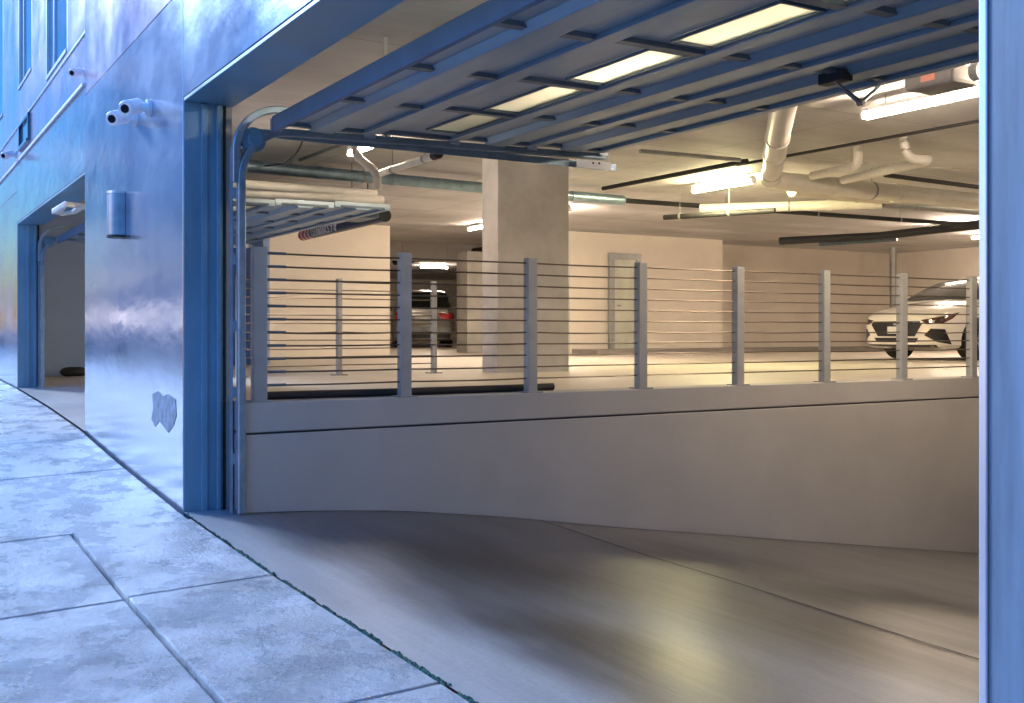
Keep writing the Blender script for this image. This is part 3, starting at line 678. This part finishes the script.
a = P(812, 176, z=1.93); b = P(858, 165.5, z=1.93)
pipe(bend([a, b, (b.x, b.y, CEIL)], .22, 8), .052, 'pvc', 'cream branch pipe bending up into the ceiling, the left of two', rings=(.55, .7))
a = P(843, 180, z=1.90); b = P(932, 160.5, z=1.90)
pipe(bend([a, b, Vector((b.x - .27, b.y + .12, b.z + .02)), Vector((b.x - .30, b.y + .14, CEIL))], .13, 8), .052, 'pvc', 'cream branch pipe hooking up into the ceiling, the right of two', rings=(.5, .78))
pipe([P(700, 209, z=1.88), P(882, 203.5, z=1.88)], .075, 'pvc', 'cream pipe below the yellow green lamp', rings=(.72, .95), hang=(.5,))
pipe([P(882, 203.5, z=1.88), P(990, 212, z=1.85)], .06, 'steel', 'grey pipe continuing toward the near pier', rings=(.3, .6), hang=(.3, .85))
pipe([P(792, 189, z=1.98), P(990, 205, z=1.98)], .11, 'wall_b', 'wide tan pipe behind the thick drain pipe', rings=(.3,))
pipe([P(571, 196, z=1.98), P(623, 200.5, z=1.98)], .075, 'track', 'thick end of the sprinkler main right of the broad concrete column')
pipe([P(480, 187.5, z=1.98), P(570, 196, z=1.98)], .07, 'track', 'sprinkler main passing behind the broad concrete column')
pipe([P(225, 164, z=1.98), P(482, 187.7, z=1.98)], .075, 'track', 'dark blue grey sprinkler main crossing the left bay', rings=(.33, .62), hang=(.5,))
pipe([P(623, 200.5, z=1.98), P(975, 225, z=1.98)], .038, 'black', 'thin black sprinkler pipe running toward the back right corner', hang=(.25, .5, .75))
pipe([P(603, 188.5, z=2.06), P(747, 161, z=2.06)], .030, 'black', 'thin dark pipe slanting toward the door near the lamp', rings=(.98,))
pipe([P(640, 151, z=2.06), P(740, 160, z=2.06)], .026, 'steel', 'thin grey pipe on the ceiling right of the track end')
pipe([P(664, 217.5, z=1.72), P(775, 210.5, z=1.72)], .04, 'black', 'dark bar hanging below the yellow green lamp', hang=(.15, .6))
pipe([P(737, 165, z=2.09), P(985, 120, z=2.09)], .018, 'black', 'thin conduit along the ceiling under the upper right lamp')
pipe([P(800, 158, z=2.11), P(985, 171, z=2.11)], .012, 'pvc', 'very thin pale conduit above the two branch pipes')
pipe([P(885, 175, z=2.0), P(985, 188, z=2.0)], .03, 'black', 'short dark pipe right of the branch pipes')
pipe([P(780, 241, z=1.78), P(880, 236, z=1.78), P(985, 224, z=1.78)], .075, 'black', 'dark tapering bar of the inner gate before the tan wall', rings=())
pipe([P(820, 244, z=1.74), P(897, 239, z=1.74)], .045, 'stile', 'short dark rail below the tapering bar')
q = P(893, 240, d=27.5); pipe([(q.x, q.y, CEIL), (q.x, q.y, FLOOR)], .085, 'steel', 'grey vertical standpipe in the back right corner', rings=(.4, .75))
pipe([P(232, 183, z=1.66), P(376, 194, z=1.66)], .05, 'pvc', 'upper of two parallel cream pipes in the left bay', rings=(.45,))
pipe([P(232, 191.5, z=1.58), P(383, 200.5, z=1.58)], .05, 'pvc', 'lower of two parallel cream pipes in the left bay', rings=(.45, .98))
pipe([P(377, 174.5, z=1.62), P(434, 155.5, z=1.62)], .036, 'pvc', 'cream pipe slanting toward the raised door with a black end', rings=(.6,), hang=(.3, .85))
q0 = P(434, 155.5, z=1.62); q1 = P(438, 154, z=1.62); pipe([q0, q1 + (q1 - q0) * .2], .046, 'black', 'black cap on the end of the slanting cream pipe')
g1 = P(377, 162, z=1.70)
pipe(bend([(g1.x - .25, g1.y, CEIL), (g1.x - .25, g1.y, g1.z + .05), (g1.x, g1.y, g1.z - .1), (g1.x, g1.y, g1.z - .28)], .12), .042, 'pvc', 'cream offset pipe dropping below the left lamp', rings=(.5,))
pipe(bend([P(305, 135, z=1.60), P(298, 152, z=1.62), P(284, 164, z=1.70), P(265, 166, z=1.98)], .3), .008, 'black', 'thin cable drooping beside the door track')
q = P(300, 158, z=2.1)
pipe([P(300, 160, z=2.1), P(345, 143, z=2.1)], .022, 'steel', 'small grey conduit on the ceiling left of the left lamp')
# far bay
pipe([P(395, 262, z=2.0), P(485, 250, z=2.0)], .09, 'black', 'dark pipe under the ceiling of the back opening')
pipe([P(420, 250, z=2.06), P(485, 263, z=2.06)], .07, 'pvc', 'pale pipe crossing the ceiling of the back opening')
# far entrance fixture
q = P(70, 211, z=1.42)
t = thing('door_bracket', 'cream angled bracket hanging just inside the far entrance', 'bracket', q)
MB().sweep([P(56, 212, z=1.35), P(66, 204, z=1.40), P(88, 207, z=1.42)], [(-.05, -.03), (.05, -.03), (.05, .03), (-.05, .03)]).build('bracket_arm', M['pvc'], t, bevel=.01)
MB().sweep([P(60, 214, z=1.33), P(74, 212, z=1.36), P(82, 206, z=1.40)], [(-.04, -.02), (.04, -.02), (.04, .02), (-.04, .02)]).build('bracket_arm', M['pvc'], t, bevel=.01)

# clearance bar of the far entrance
ca = P(303, 235.5, z=1.53); cz_ = P(385, 215.5, z=1.53); dv = (cz_ - ca).normalized()
t = thing('clearance_bar', 'dark hanging clearance tube with white lettering and red striped end', 'clearance bar', ca)
MB().tube([ca, cz_], .082, 24).build('tube', mat('dark blue tube', (.03, .05, .08), .35), t, smooth=True)
for k in range(3):
    s0 = ca + dv * (.02 + .17 * k); MB().tube([s0, s0 + dv * .10], .0835, 24).build('stripe', M['red'], t, smooth=True)
    s1 = s0 + dv * .10; MB().tube([s1, s1 + dv * .05], .0833, 24).build('stripe', M['white'], t, smooth=True)
MB().tube([cz_, cz_ + dv * .012], .086, 24).build('end_cap', M['dark'], t, smooth=True)
for f_ in (.16, .82):
    hp_ = ca + (cz_ - ca) * f_; MB().tube([hp_, (hp_.x, hp_.y, CEIL)], .010, 6).tube([hp_ + Vector((0, 0, .08)), hp_ + Vector((0, 0, .16))], .022, 8).build('hanger', M['stile'], t)
def text_mesh(body, size, name, m, parent, mtx, ext=.002):
    cu = bpy.data.curves.new(name, 'FONT'); cu.body = body; cu.size = size; cu.extrude = ext; cu.align_y = 'CENTER'
    o = bpy.data.objects.new(name, cu); C.objects.link(o)
    me = bpy.data.meshes.new_from_object(o); bpy.data.objects.remove(o); me.transform(mtx)
    me.materials.append(m); n = bpy.data.objects.new(name, me); C.objects.link(n)
    if parent:
        me.transform(Matrix.Translation(-parent.location)); n.parent = parent
    return n
# lettering runs along the tube on the side facing the street
view = (Vector((0, 0, EZ)) - (ca + cz_) / 2); nrm = (view - dv * view.dot(dv)).normalized(); up_ = nrm.cross(dv).normalized()
mx = Matrix.Translation(ca + dv * .62 + nrm * .083) @ Matrix((dv, up_, nrm)).transposed().to_4x4()
text_mesh("CLEARANCE 7'-0\"", .15, 'lettering', M['white'], t, mx, .004)
n2 = (nrm + up_ * .8).normalized()
ln_ = MB(); p0 = ca + dv * 1.2 + n2 * .083; p1 = cz_ - dv * .35 + n2 * .083; ln_.tube([p0, p1], .007, 6).build('white_line', M['white'], t)

# sandbag at the far entrance
sb = MB(); c = Vector((2.98, 19.7, fz(2.98, 19.7)))
nu, nv = 20, 10
vs = [c + Vector((0, 0, .0))]
for i in range(nu):
    for j in range(nv + 1):
        u = 2 * math.pi * i / nu; v = -math.pi / 2 + math.pi * j / nv
        sx = .23 * math.cos(v) ** .6 if abs(math.cos(v)) > 1e-6 else 0
        sb.v.append(c + Vector((sx * math.cos(u), .14 * max(0, math.cos(v)) ** .6 * math.sin(u), .07 + .075 * math.sin(v) + .015 * math.sin(3 * u))))
sb.f = [[i * (nv + 1) + j, ((i + 1) % nu) * (nv + 1) + j, ((i + 1) % nu) * (nv + 1) + j + 1, i * (nv + 1) + j + 1] for i in range(nu) for j in range(nv)]
tag(sb.build('sandbag', M['dark'], smooth=True), 'dark lumpy bag lying on the floor inside the far entrance', 'bag')

# ------------------------------------------------------------------ cars
def loft(secs, ring, close=True):
    """secs: list of x; ring(x) -> list of (y,z) for y>=0 from bottom centre to top centre; mirrored."""
    m = MB(); n = None
    for x in secs:
        r = ring(x); full = r + [(-y, z) for (y, z) in r[-2:0:-1]]; n = len(full)
        m.v += [Vector((x, y, z)) for y, z in full]
    for i in range(len(secs) - 1):
        for j in range(n):
            k = (j + 1) % n; m.f.append([i * n + j, i * n + k, (i + 1) * n + k, (i + 1) * n + j])
    m.f.append(list(range(n))[::-1]); m.f.append(list(range((len(secs) - 1) * n, len(secs) * n)))
    return m
def catm(T, x):
    if x <= T[0][0]: return T[0][1]
    for i in range(len(T) - 1):
        if x <= T[i + 1][0]:
            p0 = T[max(0, i - 1)]; p1 = T[i]; p2 = T[i + 1]; p3 = T[min(len(T) - 1, i + 2)]; h = p2[0] - p1[0]; t = (x - p1[0]) / h
            m1 = (p2[1] - p0[1]) / (p2[0] - p0[0]) * h; m2 = (p3[1] - p1[1]) / (p3[0] - p1[0]) * h
            return (2 * t ** 3 - 3 * t * t + 1) * p1[1] + (t ** 3 - 2 * t * t + t) * m1 + (-2 * t ** 3 + 3 * t * t) * p2[1] + (t ** 3 - t * t) * m2
    return T[-1][1]
def finish(o_mb, name, m, root, cutters=(), sub=True):
    o = o_mb.build(name, m, root, smooth=False)
    for p in o.data.polygons: p.use_smooth = True
    tmp = []
    for (cx, cz, r) in cutters:
        c = MB().tube([(cx, -1.3, cz), (cx, 1.3, cz)], r, 40).build('cut', m); tmp.append(c)
        b = o.modifiers.new('b', 'BOOLEAN'); b.operation = 'DIFFERENCE'; b.object = c; b.solver = 'EXACT'
    if tmp:
        bpy.context.view_layer.update()
        dg = bpy.context.evaluated_depsgraph_get(); me = bpy.data.meshes.new_from_object(o.evaluated_get(dg))
        o.modifiers.clear(); old = o.data; o.data = me
        for c in tmp: bpy.data.objects.remove(c)
    for p in o.data.polygons: p.use_smooth = True
    e = o.modifiers.new('split', 'EDGE_SPLIT'); e.split_angle = math.radians(35)
    return o
def project(poly, bvh, axis, off, start, name, m, parent, step=.05, dirv=None):
    """flat outline laid on the body: poly in the two other axes, cast along axis"""
    bm = bmesh.new(); vs = [bm.verts.new((p[0], p[1], 0)) for p in poly]; f = bm.faces.new(vs)
    bmesh.ops.triangulate(bm, faces=[f])
    for _ in range(4):
        ed = [e for e in bm.edges if e.calc_length() > step]
        if not ed: break
        bmesh.ops.subdivide_edges(bm, edges=ed, cuts=1, use_grid_fill=False); bmesh.ops.triangulate(bm, faces=bm.faces)
    for v in bm.verts:
        a, b = v.co.x, v.co.y
        if dirv: d = Vector(dirv).normalized(); o = Vector((-d.y * start, d.x * start, 0)) * a + Vector((0, 0, b)) - d * 3
        elif axis == 'x': o = Vector((start, a, b)); d = Vector((1 if start < 0 else -1, 0, 0))
        elif axis == 'y': o = Vector((a, start, b)); d = Vector((0, 1 if start < 0 else -1, 0))
        h = bvh.ray_cast(o, d)
        loc = h[0] if h[0] else o + d * 2.9
        v.co = loc - d * off
    r = bmesh.ops.extrude_face_region(bm, geom=list(bm.faces)); d = Vector(dirv).normalized() if dirv else Vector((1 if start < 0 else -1, 0, 0)) if axis == 'x' else Vector((0, 1 if start < 0 else -1, 0))
    for v in [g for g in r['geom'] if isinstance(g, bmesh.types.BMVert)]: v.co += d * (off + .01)
    bmesh.ops.recalc_face_normals(bm, faces=bm.faces)
    me = bpy.data.meshes.new(name); bm.to_mesh(me); bm.free(); me.materials.append(m)
    for p in me.polygons: p.use_smooth = True
    o = bpy.data.objects.new(name, me); C.objects.link(o); o.parent = parent
    e = o.modifiers.new('split', 'EDGE_SPLIT'); e.split_angle = math.radians(40)
    return o
def wheel(root, x, y, r=.325, s=1):
    tr = MB(); tr.tube([(x, y - .10, r), (x, y - .08, r)], r - .03, 36, r).tube([(x, y - .08, r), (x, y + .08, r)], r, 36).tube([(x, y + .08, r), (x, y + .10, r)], r, 36, r - .03)
    w_ = tr.build('wheel', M['tyre'], root, smooth=True)
    rim = MB(); yo = y + s * .101
    rim.tube([(x, yo - s * .02, r), (x, yo - s * .005, r)], r * .66, 30)
    for k in range(5):
        a = k * 2 * math.pi / 5; p = Vector((x, yo, r)); q = p + Vector((math.cos(a), 0, math.sin(a))) * r * .63
        rim.sweep([p, q], [(-.03, -.008), (.03, -.008), (.03, .012), (-.03, .012)], up=Vector((0, 1, 0)))
    rim.build('rim', M['chrome'], w_)
def make_car(name, label, paint, L=4.34, W=.90, H=1.46, kind='hatch', group=None):
    root = thing(name, label, 'car', (0, 0, 0), group)
    if kind == 'hatch':
        hood = [(0, .66), (.04, .74), (.14, .80), (.4, .885), (.8, .965), (1.15, 1.02), (1.4, 1.03), (3.6, 1.04), (4.2, 1.0), (4.34, .80)]
        wid = [(0, .56), (.03, .66), (.08, .75), (.18, .83), (.4, .885), (.8, .90), (3.6, .90), (4.1, .86), (4.28, .78), (4.34, .60)]
        cab = [(.98, 1.00), (1.3, 1.16), (1.7, 1.34), (2.05, 1.43), (2.5, 1.46), (3.2, 1.44), (3.8, 1.36), (4.05, 1.22), (4.22, 1.02)]
        wx = (.92, 3.51); br = .335
    else:
        hood = [(0, .80), (.04, .90), (.2, .98), (.6, 1.05), (1.2, 1.12), (4.3, 1.15), (4.6, 1.12), (4.68, .95)]
        wid = [(0, .62), (.05, .76), (.2, .88), (.5, .93), (4.2, .93), (4.5, .90), (4.62, .85), (4.68, .74)]
        cab = [(1.0, 1.08), (1.6, 1.48), (2.0, 1.66), (2.6, 1.74), (3.8, 1.72), (4.3, 1.62), (4.5, 1.40), (4.66, 1.10)]
        wx = (.92, 3.72); br = .38
    L = hood[-1][0]
    def ring(x):
        h = catm(hood, x); w_ = catm(wid, x); b0 = .19 + .05 * max(0, 1 - x / .25) + .06 * max(0, 1 - (L - x) / .3)
        sh = b0 + (h - b0) * .62; 
        pts = [(0, b0), (w_ * .55, b0), (w_ * .90, b0 + .015), (w_ * .975, b0 + .07), (w_ * .985, b0 + (h - b0) * .3), (w_, sh - .05), (w_ * .995, sh + .03),
               (w_ * .975, b0 + (h - b0) * .80), (w_ * .93, b0 + (h - b0) * .91), (w_ * .82, h - .022), (w_ * .62, h - .004), (w_ * .3, h + .012), (0, h + .016)]
        return pts
    xs = [0, .012, .03, .05, .08, .12, .18, .26, .36, .5, .65, .8, 1.0, 1.2, 1.4, 1.8, 2.2, 2.6, 3.0, 3.4, 3.7, 3.95, L - .28, L - .15, L - .08, L - .03, L]
    bmb = loft(xs, ring)
    bvh = BVHTree.FromPolygons([tuple(v) for v in bmb.v], [tuple(f) for f in bmb.f])
    body = finish(bmb, 'body', paint, root, [(wx[0], br, br + .045), (wx[1], br, br + .045)])
    def cring(x):
        t_ = catm(cab, x); b_ = catm(hood, x) - .03; w_ = catm(wid, x); t_ = max(t_, b_ + .012); k = (t_ - b_)
        ww = min(w_ * .93, .84 + (0 if kind == 'hatch' else .04)); tw = ww - .30 * k - .02
        return [(0, b_), (ww * .9, b_), (ww, b_ + .005), (ww - .5 * (ww - tw), b_ + k * .5), (tw + .035, b_ + k * .86), (tw - .02, b_ + k * .955), (tw * .7, t_ - .004), (tw * .35, t_ + .008), (0, t_ + .012)]
    cx = [cab[0][0] + (cab[-1][0] - cab[0][0]) * i / 26 for i in range(27)]
    cmb = loft(cx, cring); cbv = BVHTree.FromPolygons([tuple(v) for v in cmb.v], [tuple(f) for f in cmb.f])
    cabin = finish(cmb, 'roof', paint, root)
    xw0, xw1 = cab[0][0], cab[3][0]
    # windscreen: strip following the cabin rings
    def strip(x0, x1, name, f0=0, nn=12):
        m = MB(); rows = []
        for i in range(nn + 1):
            x = x0 + (x1 - x0) * i / nn; r = cring(x); ys_ = [y for y, z in r[4:]]; zs_ = [z for y, z in r[4:]]
            half = [(r[4][0] * .97, r[4][1]), r[5], r[6], r[7], r[8]]
            full = half + [(-y, z) for y, z in half[-2::-1]]; rows.append([(x, y, z + .008) for y, z in full])
        k = len(rows[0]); m.v = [Vector(v) for r in rows for v in r] + [Vector(v) - Vector((0, 0, .02)) for r in rows for v in r]; o = len(rows) * k
        for i in range(nn):
            for j in range(k - 1):
                m.f.append([i * k + j, i * k + j + 1, (i + 1) * k + j + 1, (i + 1) * k + j])
        return m.build(name, M['carglass'], cabin, smooth=True)
    strip(xw0 + .03, cab[2][0] + .22, 'windscreen'); strip(cab[-1][0] - .02, cab[-3][0] - .12, 'rear_window')
    wz0 = hood[5][1] + .02
    for s_ in (-1, 1):
        top = lambda x: catm(cab, x) - .10
        a, b = cab[0][0] + .45, cab[-1][0] - .30; mid = (a + b) / 2 + .05
        for (p, q) in ((a, mid - .03), (mid + .03, b)):
            xs_ = [p + (q - p) * i / 8 for i in range(9)]
            poly = [(x, wz0) for x in xs_] + [(x, max(wz0 + .01, top(x))) for x in reversed(xs_)]
            if top(q) <= wz0 + .01: pass
            project(poly, cbv, 'y', .006, s_ * 2.0, 'side_window', M['carglass'], cabin, .15)
        for x in wx: wheel(root, x, s_ * (W - .11), br - .01, s_)
        mr = MB().box((cab[0][0] + .42, s_ * (W + .0) - .0, hood[5][1] + .0), (cab[0][0] + .54, s_ * (W + .17), hood[5][1] + .12)); mr.build('mirror', paint, root, bevel=.03)
        project([(wx[0] + .55, .70), (wx[1] - .5, .74), (wx[1] - .5, .745), (wx[0] + .55, .705)], bvh, 'y', .003, s_ * 2, 'crease', paint, body, .3)
        project([(wx[0] + .44, .21), (wx[1] - .42, .21), (wx[1] - .42, .29), (wx[0] + .44, .29)], bvh, 'y', .004, s_ * 2, 'sill', M['plastic'], body, .3)
        dl = MB()
    # wheel wells / underbody
    MB().box((.35, -W + .12, .20), (L - .35, W - .12, .62)).build('underbody', M['plastic'], root)
    return root, body, bvh, cabin, cbv, L
# white hatchback
car, body, bvh, cabin, cbv, L = make_car('parked_car', 'white hatchback with a black hexagonal grille, parked at the right behind the railing', M['carwhite'])
PJ = lambda poly, name, m, off=.005, parent=None: project(poly, bvh, 'x', off, -2.0, name, M[m], parent or body, .05)
gr = [(-.50, .655), (.50, .655), (.545, .60), (.40, .40), (-.40, .40), (-.545, .60)]
g_ = PJ(gr, 'grille', 'plastic', .008)
for k in range(4):
    z = .44 + .05 * k; hw = .40 + (z - .40) * .6
    PJ([(-hw, z), (hw, z), (hw, z + .008), (-hw, z + .008)], 'grille_bar', 'plastic', .014, g_)
# generic oval emblem
ov = [(.055 * math.cos(a * .5236), .612 + .028 * math.sin(a * .5236)) for a in range(12)]
PJ(ov, 'emblem', 'chrome', .016, g_)
PJ([(-.17, .445), (.17, .445), (.17, .565), (-.17, .565)], 'number_plate', 'plate', .022)
PJ([(-.42, .30), (.42, .30), (.48, .375), (-.48, .375)], 'lower_intake', 'plastic', .006)
PJ([(-.74, .225), (.74, .225), (.74, .262), (-.74, .262)], 'front_lip', 'plastic', .014)
for s_ in (-1, 1):
    dv_ = (1, -s_, 0)                          # these wrap round the corner, so they are laid on from the diagonal
    PD = lambda poly, name, m, off, parent: project(poly, bvh, 'd', off, s_, name, M[m], parent, .05, dv_)
    hl = PD([(.37, .672), (.46, .60), (.70, .612), (.86, .69), (.98, .80), (.74, .742)], 'headlight', 'lampglass', .006, body)
    PD([(.50, .63), (.57, .625), (.59, .665), (.52, .67)], 'lens', 'chrome', .012, hl)
    PD([(.66, .645), (.72, .655), (.73, .695), (.67, .69)], 'lens', 'chrome', .012, hl)
    PD([(.42, .42), (.52, .53), (.74, .52), (.85, .27), (.62, .31)], 'fog_light_recess', 'plastic', .007, body)
car.location = (14.85, 12.15, FLOOR); car.rotation_euler = (0, 0, math.radians(-4))
# silver van seen from behind, red car beside it
def rear(car, body, bvh, cabin, cbv, L):
    PR_ = lambda poly, name, m, off=.005, bv=bvh, par=body: project(poly, bv, 'x', off, L + 2.0, name, M[m], par, .08)
    for s_ in (-1, 1): PR_([(s_ * .42, 1.02), (s_ * .85, 1.05), (s_ * .87, .80), (s_ * .52, .80)], 'tail_light', 'tail', .012)
    PR_([(-.80, .42), (.80, .42), (.82, .60), (-.82, .60)], 'bumper', 'silver' if 0 else 'steel', .03)
    PR_([(-.26, .80), (.26, .80), (.26, .92), (-.26, .92)], 'number_plate', 'plate', .012)
    PR_([(-.76, .28), (.76, .28), (.78, .40), (-.78, .40)], 'bumper_skirt', 'plastic', .02)
    PR_([(-.66, 1.22), (.66, 1.22), (.55, 1.52), (-.55, 1.52)], 'tailgate_window', 'carglass', .012, cbv, cabin)
res = make_car('parked_car', 'silver family car seen from behind through the back opening', M['silver'], kind='van'); rear(*res)
van = res[0]
c = P(424, 347, d=31.5)
a = math.radians(62 + 180)
van.location = (c.x + 2.1 * math.cos(a + math.pi) * -1, c.y, FLOOR)
van.rotation_euler = (0, 0, a)
def place_rear(o, c, yaw, L=4.68):            # rear centre at c, car pointing along yaw away from us
    o.rotation_euler = (0, 0, yaw + math.pi); o.location = (c.x + math.cos(yaw) * L, c.y + math.sin(yaw) * L, FLOOR)
place_rear(van, c, math.radians(66))
res = make_car('parked_car', 'red car parked just beyond the silver one at the back', M['carred'], kind='van'); rear(*res)
c = P(462, 346, d=33.5); place_rear(res[0], c + Vector((1.6, .2, 0)), math.radians(66))
